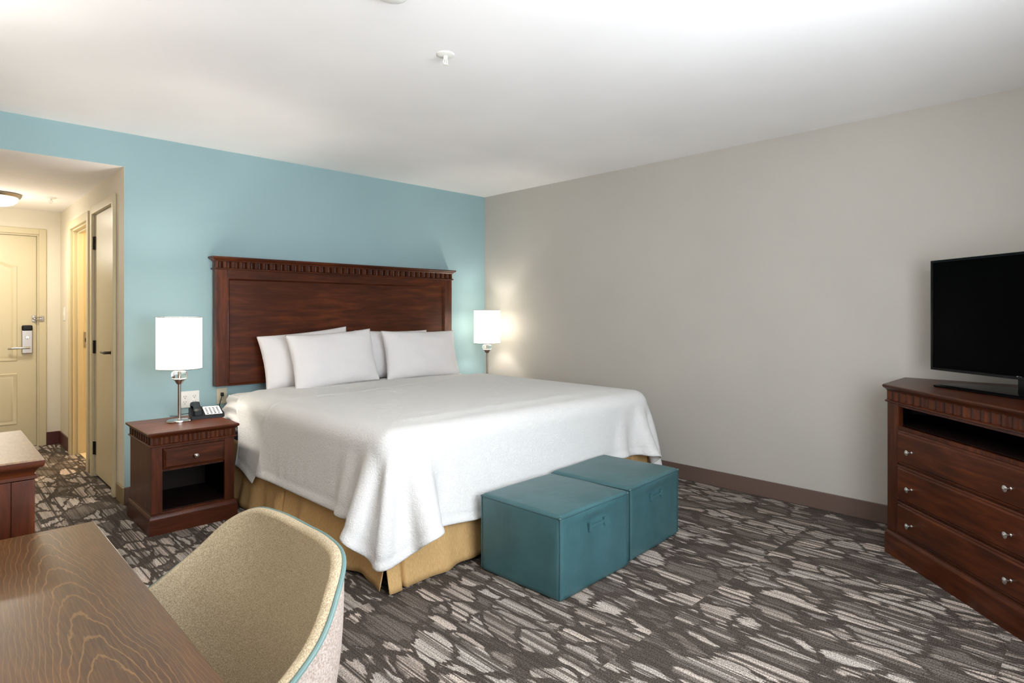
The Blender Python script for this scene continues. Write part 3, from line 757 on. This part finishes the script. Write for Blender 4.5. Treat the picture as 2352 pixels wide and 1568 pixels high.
# ---- a small cloth solver: a sheet laid over the mattress hangs down its sides
def drape(xs, y_head, y_foot_over, lift, steps=230, iters=12, seed=1, crown=.02, side_drop=None, step=.024, round_=0):
    """xs: cloth runs from xs[0] to xs[1] in its own width; y_head(x): head edge; y_foot_over(x): length past the foot (or y end if top-only)"""
    nx = int((xs[1]-xs[0])/step)+1; X = np.linspace(xs[0], xs[1], nx)
    yh = np.array([y_head(x) for x in X]); ye = np.array([y_foot_over(x) for x in X])
    ny = int((yh-ye).max()/step)+1; T = np.linspace(0, 1, ny)
    RX = np.repeat(X[:, None], ny, 1); RY = yh[:, None]*(1-T)+ye[:, None]*T
    P = np.zeros((nx, ny, 3)); P[..., 0] = RX; P[..., 1] = RY
    rng = np.random.RandomState(seed)
    rest = np.stack([RX, RY], -1)
    rad = .085; x0, x1, y0, z1 = MX0-lift, MX1+lift, MY0-lift, MZ1+lift
    cx = (x0+x1)/2
    def crownz(x, y): return crown*np.clip(1-((x-cx)/(1.05))**4, 0, 1)*np.clip((y-y0)/.35, 0, 1)**.6
    P[..., 2] = z1+.004+crownz(RX, RY)
    P[..., 2] += rng.normal(0, .0015, P.shape[:2])
    pin = (RX > x0+.16) & (RX < x1-.16) & (RY > y0+.16)
    w_ = np.where(pin, 0.0, 1.0)
    # rounded foot corners: pull the rest shape of the corner in
    if round_:
        for sx, xe in ((1, xs[0]), (-1, xs[1])):
            ccx = xe+sx*round_
            for i in range(nx):
                yc = ye[i]+round_
                for j in range(ny):
                    dx_, dy_ = (ccx-RX[i, j])*sx, yc-RY[i, j]
                    if dx_ > 0 and dy_ > 0:
                        m_ = max(dx_, dy_); L_ = math.hypot(dx_, dy_)
                        if L_ > 1e-6:
                            k_ = m_/L_; RX[i, j] = ccx-sx*dx_*k_; RY[i, j] = yc-dy_*k_
        rest[..., 0] = RX; rest[..., 1] = RY; P[..., 0] = RX; P[..., 1] = RY
    pairs = []
    def add(di, dj, st):
        a_i = slice(0, nx-di); b_i = slice(di, nx)
        if dj >= 0: a_j, b_j = slice(0, ny-dj), slice(dj, ny)
        else: a_j, b_j = slice(-dj, ny), slice(0, ny+dj)
        L0 = np.linalg.norm(rest[b_i, b_j]-rest[a_i, a_j], axis=-1)
        I, J = np.meshgrid(np.arange(nx)[a_i], np.arange(ny)[a_j], indexing='ij')
        for par in (0, 1):
            key = ((I//max(di, 1)) if di else (J//abs(dj))) % 2 == par
            pairs.append((I[key]*ny+J[key], (I[key]+di)*ny+(J[key]+dj), L0[key], st))
    add(1, 0, 1.0); add(0, 1, 1.0); add(1, 1, .35); add(1, -1, .35); add(2, 0, .35); add(0, 2, .35); add(4, 0, .07); add(0, 4, .07)
    F = P.reshape(-1, 3); wf = w_.reshape(-1); prev = F.copy(); pinned = wf == 0; home = F.copy()
    def collide(F):
        # rounded box, open to the head and down; the skirt flares below the mattress
        fl = np.clip((.42-F[:, 2])/.42, 0, 1)*.075
        c = np.stack([np.clip(F[:, 0], x0+rad-fl, x1-rad+fl*.5), np.maximum(F[:, 1], y0+rad-fl), np.minimum(F[:, 2], z1-rad)], -1)
        d = F-c; L = np.linalg.norm(d, axis=1); L[L < 1e-6] = 1e-6
        hit = (L < rad)
        F[hit] = c[hit]+d[hit]/L[hit, None]*rad
        # the sheet may not sink under the crowned top
        low = (F[:, 2] < .02); F[low, 2] = .02
        # the ottomans stand close to the foot of the bed
        lim = np.where(F[:, 0] > -1.62, -2.322, -2.372)
        ob = (F[:, 1] < lim) & (F[:, 2] < .39) & (F[:, 0] > -2.19) & (F[:, 0] < -1.0)
        F[ob, 1] = lim[ob]
        return hit
    for it in range(steps):
        v = (F-prev)*.97; prev = F.copy(); F = F+v*wf[:, None]; F[:, 2] -= .0022*wf
        for k in range(iters):
            for (ia, ib, L0, st) in pairs:
                d = F[ib]-F[ia]; L = np.linalg.norm(d, axis=1)+1e-9; wa = wf[ia]; wb = wf[ib]; ws = wa+wb; ws[ws == 0] = 1
                corr = d*(((L-L0)/L)*st/ws)[:, None]
                F[ia] += corr*wa[:, None]; F[ib] -= corr*wb[:, None]
            hit = collide(F)
        hit &= ~pinned
        F[hit] = F[hit]*.6+prev[hit]*.4
        F[pinned] = home[pinned]
        if it > steps-30: prev = prev*.3+F*.7
    return F.reshape(nx, ny, 3), rest
def cloth_obj(name, F, m, thick=.008, hem=None, parent=None, sides=(1, 1, 1, 1)):
    nx, ny, _ = F.shape
    # surface normals
    dx = np.gradient(F, axis=0); dy = np.gradient(F, axis=1); N = -np.cross(dx, dy); N /= np.linalg.norm(N, axis=-1, keepdims=True)+1e-9
    N[...] = np.where(N[..., 2:3] < -.9, -N, N)
    G_ = F.copy()
    if hem:
        for i in range(nx):
            for j in range(ny):
                e = min(i if sides[0] else 99, nx-1-i if sides[1] else 99, j if sides[2] else 99, ny-1-j if sides[3] else 99)
                if e == hem: G_[i, j] -= N[i, j]*.005
                elif e < hem: G_[i, j] += N[i, j]*.0015
    fs = [(i*ny+j, (i+1)*ny+j, (i+1)*ny+j+1, i*ny+j+1) for i in range(nx-1) for j in range(ny-1)]
    mb = MB(); mb.add([tuple(p) for p in G_.reshape(-1, 3)], fs)
    o = mb.build(name, m, parent, angle=180)
    s = o.modifiers.new('thick', 'SOLIDIFY'); s.thickness = thick; s.offset = 1
    u = o.modifiers.new('smooth', 'SUBSURF'); u.levels = 1; u.render_levels = 1
    return o
OV = .43
def lerp(x, pts):
    for (xa, ya), (xb, yb) in zip(pts, pts[1:]):
        if x <= xb: return ya+(yb-ya)*max(0, (x-xa))/(xb-xa)
    return pts[-1][1]
# under layer: the folded-back band near the pillows
F1, _ = drape((MX0-OV+.05, MX1+.30), lambda x: -.30 if x > MX0+.1 else -.30-.14*min(1, (MX0+.1-x)/.1)-.10*max(0, MX0-x), lambda x: lerp(x, [(-3.2, -.76), (-2.72, -.86), (-2.55, -1.25), (0, -1.25)]), .006, steps=150, seed=3, crown=.012)
band = cloth_obj('blanket', F1, M['cover'], .006, 2, None, (1, 1, 1, 0))
tag(band, 'white textured blanket edge showing between the pillows and coverlet', 'blanket')
# coverlet
hd = lambda x: lerp(x, [(-3.10, -.80), (-2.75, -.90), (-2.45, -1.02), (-2.1, -1.07), (-1.3, -.90), (-.4, -.60), (.2, -.5)])
ft = lambda x: MY0-lerp(x, [(-3.1, .36), (-2.6, .40), (-2.15, .45), (-.9, .37), (0, .36)])
F2, _ = drape((MX0-OV+.03, MX1+.40), hd, ft, .024, steps=260, seed=5, crown=.018, round_=.50)
cov = cloth_obj('coverlet', F2, M['cover'], .011, 2)
tag(cov, 'white matelasse coverlet spread over the bed and hanging at its foot', 'coverlet')

# ================================================================== PILLOWS
def pillow(name, cx, w_, h_, t_, y0, z0, lean, roll, yaw, seed, label):
    N_ = 44; mb = MB(); rng = seed*3.7
    def surf(side):
        rows = []
        for i in range(N_+1):
            row = []
            for j in range(N_+1):
                u = -1+2*i/N_; v = -1+2*j/N_
                u = math.sin(u*PI/2)*.35+u*.65; v = math.sin(v*PI/2)*.35+v*.65
                ex = (1-abs(u)**3.2); ey = (1-abs(v)**3.2)
                th = t_/2*(max(ex, 0)**.55)*(max(ey, 0)**.55)
                x = u*w_/2*(1-.055*(1-v*v)); z = v*h_/2*(1-.06*(1-u*u))
                # sag: belly sits low
                th *= 1+.18*(-v)*(1-abs(u))
                wr = noise.noise(Vector((u*2.2+rng, v*2.2, side*2)))*.012*(1-(abs(u)*abs(v)))
                edge = max(abs(u), abs(v)); 
                wr += .005*math.sin((u*v)*9+rng)*(edge**3)*(1-edge)*4
                wr += .004*noise.noise(Vector((u*9+rng, v*6, side)))*(edge**2)
                y = side*(th+(wr if th > .003 else 0))
                row.append((x, y, z))
            rows.append(row)
        return rows
    a_, b_ = surf(-1), surf(1)
    n1 = N_+1
    mb.add([p for r in a_ for p in r], [(i*n1+j, (i+1)*n1+j, (i+1)*n1+j+1, i*n1+j+1) for i in range(N_) for j in range(N_)])
    mb.add([p for r in b_ for p in r], [(i*n1+j, i*n1+j+1, (i+1)*n1+j+1, (i+1)*n1+j) for i in range(N_) for j in range(N_)])
    Mx = Matrix.Translation((cx, y0, z0)) @ Matrix.Rotation(yaw, 4, 'Z') @ Matrix.Rotation(-lean, 4, 'X') @ Matrix.Rotation(-roll, 4, 'Y') @ Matrix.Translation((0, 0, h_/2))
    mb.v = [tuple(Matrix.Translation((0, 0, h_/2)) @ Vector(p)) for p in mb.v]
    me = mb.build(name, M['pillow'], angle=180)
    bm = bmesh.new(); bm.from_mesh(me.data); bmesh.ops.remove_doubles(bm, verts=bm.verts, dist=.0004); bm.to_mesh(me.data); bm.free()
    me.matrix_world = Matrix.Translation((cx, y0, z0)) @ Matrix.Rotation(yaw, 4, 'Z') @ Matrix.Rotation(-lean, 4, 'X') @ Matrix.Rotation(-roll, 4, 'Y')
    return tag(me, label, 'pillow', 'white bed pillows')
PZ = .701
pillow('pillow', -1.975, .74, .43, .155, -.225, PZ, math.radians(12), math.radians(5), 0, 1, 'white pillow at the back, on the left by the headboard, its side end showing')
pillow('pillow', -1.215, .74, .42, .155, -.225, PZ, math.radians(12), math.radians(-1), 0, 2, 'white pillow at the back behind the right-hand front pillow')
pillow('pillow', -1.850, .73, .43, .17, -.41, PZ, math.radians(15), math.radians(3), math.radians(2), 3, 'white pillow in front, on the left, with smooth flat face')
pillow('pillow', -1.050, .755, .42, .175, -.41, PZ, math.radians(15), math.radians(-1), math.radians(-1), 4, 'white pillow in front, on the right, with a slumped outer end')

# ================================================================== OTTOMANS
def make_ottoman(seed):
    r = empty('ottoman'); w_ = .535; h_ = .378; D_ = .505
    def wr(p, nn):
        k = noise.noise(Vector((p.x*6+seed, p.y*6, p.z*5)))*.0025
        if nn.z > .8: k += .010*(1-(2*p.x/w_)**2)*(1-(2*p.y/D_)**2)
        elif abs(nn.z) < .3: k += .006*math.sin(PI*p.z/h_)*noise.noise(Vector((p.x*5+seed, p.y*5, 1.5)))*1.5
        if nn.y < -.7:   # the front is drawn in round the handle
            k -= .009*math.exp(-((p.x/.085)**2+((p.z-.305)/.030)**2)); k += .004*math.exp(-((p.x/.16)**2+((p.z-.345)/.02)**2))
        return k
    a = MB(); a.addbm(puff_box(-w_/2, w_/2, -D_/2, D_/2, .0, h_, .018, .012, 0, 1, seed, wr)); a.build('upholstery', M['leather'], r, angle=180)
    a = MB(); e = w_/2-.004; e2 = D_/2-.004; zt = h_-.013
    def wob(x, y): return .0015*noise.noise(Vector((x*9+seed, y*9, 0)))
    lp = []
    for (xa, ya, xb, yb) in ((-e, -e2, e, -e2), (e, -e2, e, e2), (e, e2, -e, e2), (-e, e2, -e, -e2)):
        for k in range(12): t = k/12; x = xa+(xb-xa)*t; y = ya+(yb-ya)*t; lp.append((x*1.012, y*1.012, zt+wob(x, y)))
    a.tube(lp, .0032, 6, closed=True)
    for sx in (-1, 1): a.lathe([(.001, -.006), (.008, -.004), (.010, 0), (.008, .005), (.001, .007)], 14, (sx*(e-.001), -e2+.001, zt+.002))
    for sx in (-1, 1):
        for sy in (-1, 1):
            a.tube([(sx*(e+.0005), sy*(e2+.0005), .012), (sx*(e+.0005), sy*(e2+.0005), zt)], .0032, 6)
    a.build('piping_seam', M['leather_seam'], r)
    a = MB(); yf = -D_/2
    for sx in (-.058, .058): a.box(sx-.009, sx+.009, yf-.012, yf+.002, .262, .302, bev=.003)
    a.box(-.058, .058, yf-.010, yf-.007, .278, .292, bev=.001)
    a.build('handle', M['leather'], r)
    return r
o1 = make_ottoman(2.0); o1.location = (-1.893, -2.642, 0); o1.rotation_euler.z = math.radians(1.5)
tag(o1, 'teal leather cube ottoman with front handle, the one nearer the chair', 'ottoman', 'teal cube ottomans at the foot of the bed')
o2 = make_ottoman(8.0); o2.location = (-1.328, -2.598, 0); o2.rotation_euler.z = math.radians(4)
tag(o2, 'teal leather cube ottoman with front handle, the one nearer the grey wall', 'ottoman', 'teal cube ottomans at the foot of the bed')

# ================================================================== CORNER CHEST AND TV
FW = 1.05; sd = .315
chest = empty('media_chest', (-.486-.7071*FW/2, -3.725-.7071*FW/2, 0), math.radians(45), 'dark cherry corner media chest with three wide drawers and open shelf under the television', 'chest')
# local frame: x along the front (towards the blue wall is +x), y into the corner is -y  -> front faces +y
def pent(o_=0): 
    h = FW/2; D = sd+h+sd
    return [(-h, 0), (-h-sd, -sd), (0, -D), (h+sd, -sd), (h, 0)]
PC = [(FW/2, 0), (-FW/2, 0), (-FW/2-sd, -sd), (0, -FW/2-2*sd), (FW/2+sd, -sd)]
PC = list(PC)
# counter-clockwise check
ar = sum(PC[i][0]*PC[(i+1) % 5][1]-PC[(i+1) % 5][0]*PC[i][1] for i in range(5))
if ar < 0: PC = PC[::-1]
def inset(P, d): return offset_poly(P, -d)
PCb = inset(PC, .012)
i_front = [i for i in range(5) if abs(PC[i][1]) < 1e-6 and abs(PC[(i+1) % 5][1]) < 1e-6][0]
def safe(prof_off): return prof_off
a = MB(); prism(a, PCb, [(.010, 0), (.010, .100), (.006, .106), (.004, .114), (-.001, .120), (-.001, .128)]); a.build('plinth', M['wood_x'], chest)
a = MB(); yb_ = -.012; st = .085; hx = FW/2-.008
a.box(-hx, -hx+st, yb_-.03, yb_, .128, .795, bev=.003); a.box(hx-st, hx, yb_-.03, yb_, .128, .795, bev=.003)
for z0, z1 in ((.128, .134), (.300, .306), (.487, .493), (.666, .684), (.783, .795)): a.box(-hx+st, hx-st, yb_-.03, yb_-.004, z0, z1)
B = PC; 
# side, back and shelf boards follow the corner plan
def board(mb, p, q, z0, z1, th=.018):
    p = Vector(p); q = Vector(q); d = (q-p).normalized(); nrm = Vector((-d.y, d.x))
    mb.loft([[(v.x, v.y, z) for v in (p, q, q+nrm*th, p+nrm*th)] for z in (z0, z1)])
Bi = inset(PC, .014)
for i in range(5):
    if i == i_front: continue
    board(a, Bi[i], Bi[(i+1) % 5], .128, .795)
sh_ = inset(PC, .03); a.loft([[(x, y, z) for x, y in sh_] for z in (.672, .684)])
a.build('carcass', M['wood_z'], chest)
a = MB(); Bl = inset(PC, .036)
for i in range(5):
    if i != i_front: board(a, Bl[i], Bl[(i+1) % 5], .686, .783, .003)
sh_ = inset(PC, .045); a.loft([[(x, y, z) for x, y in sh_] for z in (.6845, .6865)]); a.build('shelf_shade_lining', M['niche_shade'], chest)  # dark lining paints the shade of the chest's open shelf
for z0, z1 in ((.135, .299), (.307, .486), (.494, .665)):
    a = MB(); x0, x1 = -hx+st+.003, hx-st-.003
    P = [(x0, z0), (x1, z0), (x1, z1), (x0, z1)]; yf = yb_+.0
    a.loft([[(x, yf-.22, z) for x, z in P], [(x, yf+.002, z) for x, z in P], [(x, yf+.006, z) for x, z in offset_poly(P, -.006)], [(x, yf+.006, z) for x, z in offset_poly(P, -.012)], [(x, yf+.013, z) for x, z in offset_poly(P, -.018)], [(x, yf+.013, z) for x, z in offset_poly(P, -.024)]], True, True)
    dr = a.build('drawer', M['wood_x'], chest, angle=20)
    for kx in (-.299, .299):
        k = knob(dr, kx, yf+.013, (z0+z1)/2-.006, .0135); k.rotation_euler.z = PI
a = MB(); prism(a, PCb, [(.002, .795), (.009, .798), (.009, .804), (.003, .808)]); a.build('bead_moulding', M['wood_x'], chest)
fl = [0]*5; fl[i_front] = 19
for i in range(5):
    if i != i_front and (i == (i_front+1) % 5 or i == (i_front-1) % 5): fl[i] = 8
a = MB(); sc_ = scallop(PCb, fl, .009, .22); a.loft([[(x, y, z) for x, y in sc_] for z in (.808, .855)]); a.build('fluted_frieze', M['wood_z'], chest)
a = MB(); prism(a, PCb, [(-.002, .853), (.002, .858), (.006, .864), (.016, .871), (.020, .877), (.020, .884), (.016, .888)]); a.build('top', M['wood_x'], chest)

TZ = .888
tvc = Vector((-.592, -4.289, 0))
ang = math.atan2(-.79, .61)   # local +y -> facing (-.79,.61)
tv = empty('television', (tvc.x, tvc.y, TZ), math.atan2(.61, -.79)-PI/2, 'black flat screen television on a low stand on the corner chest', 'television')
hw, zb_, zt_ = .500, .074, .655
a = MB(); a.box(-hw, hw, -.045, -.004, zb_, zt_, bev=.006); a.box(-.28, .28, -.07, -.04, zb_+.06, zt_-.18, bev=.02)
a.build('tv_housing', M['black'], tv)
a = MB()   # bezel ring
P = [(-hw, zb_), (hw, zb_), (hw, zt_), (-hw, zt_)]
a.loft([[(x, -.006, z) for x, z in P], [(x, .002, z) for x, z in offset_poly(P, -.002)], [(x, .002, z) for x, z in offset_poly(P, -.014)], [(x, -.003, z) for x, z in offset_poly(P, -.016)]], False, False); a.build('bezel', M['gloss_black'], tv)
a = MB(); a.box(-hw+.013, hw-.013, -.008, -.002, zb_+.022, zt_-.014); a.box(-hw+.012, hw-.012, -.008, .0, zb_+.010, zb_+.022)
a.build('screen', M['screen'], tv)
# maker's mark: ring emblem and two letters at the middle of the lower bezel
M['logo'] = mat('logo_silver', S(215, 215, 215), .4)
a = MB(); zl = zb_+.011
a.lathe([(.0052, 0), (.0052, .0012)], 24, (.012, .0005, zl), 'y')
for i, v in enumerate(a.v): a.v[i] = (v[0], .0005+(.0005-v[1]), v[2])
def bar(x0, x1, z0, z1): a.box(-x1, -x0, .0, .0018, zl+z0, zl+z1)
bar(-.0035, -.0022, -.004, .004); bar(-.0035, .0005, -.004, -.0028)
bar(.0022, .0035, -.004, .004); bar(.0022, .0072, .0028, .004); bar(.0022, .0072, -.004, -.0028); bar(.006, .0072, -.004, .0006); bar(.0048, .0072, -.0004, .0006)
a.build('logo', M['logo'], tv)
a = MB(); a.box(-.024, .024, -.045, -.012, .012, zb_+.03, bev=.004); a.build('stand_neck', M['gloss_black'], tv)
a = MB(); P = [(-.27, -.17), (.27, -.17), (.39, -.03), (.37, .10), (-.37, .10), (-.39, -.03)]
a.loft([[(x, y, z) for x, y in offset_poly(P, o_)] for o_, z in ((-.004, 0), (0, .003), (0, .009), (-.012, .014), (-.05, .017))]); a.build('stand_base', M['gloss_black'], tv, angle=15)

# ================================================================== DESK, CABINET
DX, DYF, DYN, DZT = -3.822, -2.79, -4.50, .74
dk = empty('desk', (-4.20, -3.645, 0), 0, 'long oak veneer desk with wavy grain in the near left corner', 'desk')
lx0, lx1 = -4.575+4.20, DX+4.20; ly0, ly1 = DYN+3.645, DYF+3.645
a = MB(); a.box(lx0, lx1, ly0, ly1, DZT-.032, DZT, bev=.003); a.build('desk_top', M['oak'], dk)
a = MB(); a.box(lx0+.03, lx1-.09, ly1-.06, ly1-.03, 0, DZT-.032, bev=.003); a.build('side_panel', M['wood_z'], dk)
a = MB(); a.box(lx0+.03, lx1-.09, ly0+.03, ly0+.06, 0, DZT-.032, bev=.003); a.build('side_panel', M['wood_z'], dk)
a = MB(); a.box(lx0+.02, lx0+.04, ly0+.06, ly1-.06, .35, DZT-.032); a.build('modesty_panel', M['wood_x'], dk)

CX1, CYN, CYF, CZT = -3.905, -2.655, -2.13, .888
cb = empty('cabinet', ((-4.58+CX1)/2, (CYN+CYF)/2, 0), 0, 'dark cherry cabinet with pale top standing past the desk by the hall', 'cabinet')
hx_, hy_ = (CX1+4.58)/2, (CYF-CYN)/2; P = rect(-hx_+.015, hx_-.022, -hy_+.022, hy_-.022)
a = MB(); prism(a, P, [(.012, 0), (.012, .10), (.006, .11), (0, .12)]); a.build('plinth', M['wood_x'], cb)
a = MB(); a.box(P[0][0], P[1][0], P[0][1], P[2][1], .12, .835, bev=.002)
a.box(P[1][0]-.045, P[1][0]+.003, P[0][1]-.004, P[0][1]+.02, .12, .835, bev=.002); a.build('carcass', M['wood_z'], cb)
a = MB(); prism(a, P, [(.0, .834), (.007, .838), (.007, .846), (.002, .850), (.004, .856), (.010, .864), (.020, .870), (.022, .876), (.022, .885)]); a.build('moulding', M['wood_x'], cb)
a = MB(); prism(a, P, [(.021, .885), (.020, .889)]); a.build('top', M['cab_top'], cb)
for z0, z1 in ((.14, .46), (.48, .82)):
    a = MB(); a.box(P[1][0], P[1][0]+.006, P[0][1]+.03, P[2][1]-.03, z0, z1, bev=.002); d_ = a.build('cabinet_door', M['wood_z'], cb)
    k_ = knob(d_, P[1][0]+.006, P[0][1]+.06, (z0+z1)/2); k_.rotation_euler.z = PI/2

# ================================================================== DESK CHAIR
CHY = -3.42
ch = empty('desk_chair', (-3.797, -3.414, 0), .0223, 'tan tweed tub chair with teal piping tucked under the desk', 'chair')
half = [(-.298, .269, .52), (-.144, .285, .584), (.007, .295, .647), (.115, .284, .715), (.177, .247, .779), (.219, .191, .812), (.238, .105, .817)]
outl = [Vector(p) for p in half]+[Vector((.246, 0, .813))]+[Vector((p[0], -p[1], p[2])) for p in reversed(half)]
rim = catmull([tuple(p) for p in outl], 8)
nR = len(rim)
def seat_pt(t, z, grow=0):
    # U-shaped plan at seat height; t 0..1 round from left front to right front
    a_ = (t-.5)*2
    y = -math.copysign(min(1, abs(a_)*1.75)**.9, a_)*(.225+grow)
    if abs(a_) < .57: x = .155+grow-.10*(abs(a_)/.57)**2.6
    else: x = (.055+grow)-(abs(a_)-.57)/.43*.33
    return Vector((x, y, z))
def loft_shell(off, zbot, grow, bul, rows=16):
    """loft from the rim down to the seat curve; off moves the rim outwards, bul swells the middle"""
    cen = Vector((-.12, 0, .6)); g = []
    for r_ in range(rows+1):
        t = r_/rows; row = []
        for i, p in enumerate(rim):
            q = seat_pt(i/(nR-1), zbot, grow)
            o_ = (p-cen); o_.z = 0; o_.normalize()
            top = p+o_*off
            s = t
            pt = top.lerp(q, s); pt += o_*bul*math.sin(PI*min(1, s))
            row.append(tuple(pt))
        g.append(row)
    return g
a = MB(); gi = loft_shell(-.022, .45, -.02, .022); a.loft(gi, False, False, False); o = a.build('backrest', M['tweed'], ch, angle=180)
md = o.modifiers.new('smooth', 'SUBSURF'); md.levels = 1; md.render_levels = 2
a = MB(); go_ = loft_shell(.003, .36, .012, .030); a.loft(go_, False, False, False); a.loft([go_[-1], gi[-1]], False, False, False); o = a.build('outer_shell', M['tweed_back'], ch, angle=180)
# padded rim between the two skins
a = MB(); rows = []
cen = Vector((-.12, 0, .6))
for k in range(9):
    th_ = PI*k/8; row = []
    for p in rim:
        o_ = (p-cen); o_.z = 0; o_.normalize(); row.append(tuple(p+o_*(-.0095-.0125*math.cos(th_))+Vector((0, 0, .008*math.sin(th_)))))
    rows.append(row)
a.loft(rows, False, False, False); a.build('rim_padding', M['tweed'], ch, angle=180)
a = MB(); pr = []
for p in rim:
    o_ = (p-cen); o_.z = 0; o_.normalize(); pr.append(p+o_*.002+Vector((0, 0, .002)))
a.tube(pr, .0050, 10); a.build('piping', M['piping'], ch)
a = MB(); a.addbm(puff_box(-.30, .17, -.235, .235, .37, .47, .045, .02, .003, 8, 2)); a.build('seat', M['tweed'], ch, angle=180)
for sx in (-.22, .12):
    for sy in (-.19, .19):
        a = MB(); a.tube([(sx, sy, .37), (sx*1.15, sy*1.12, 0)], [.018, .012], 14); a.build('leg', M['bronze'], ch)
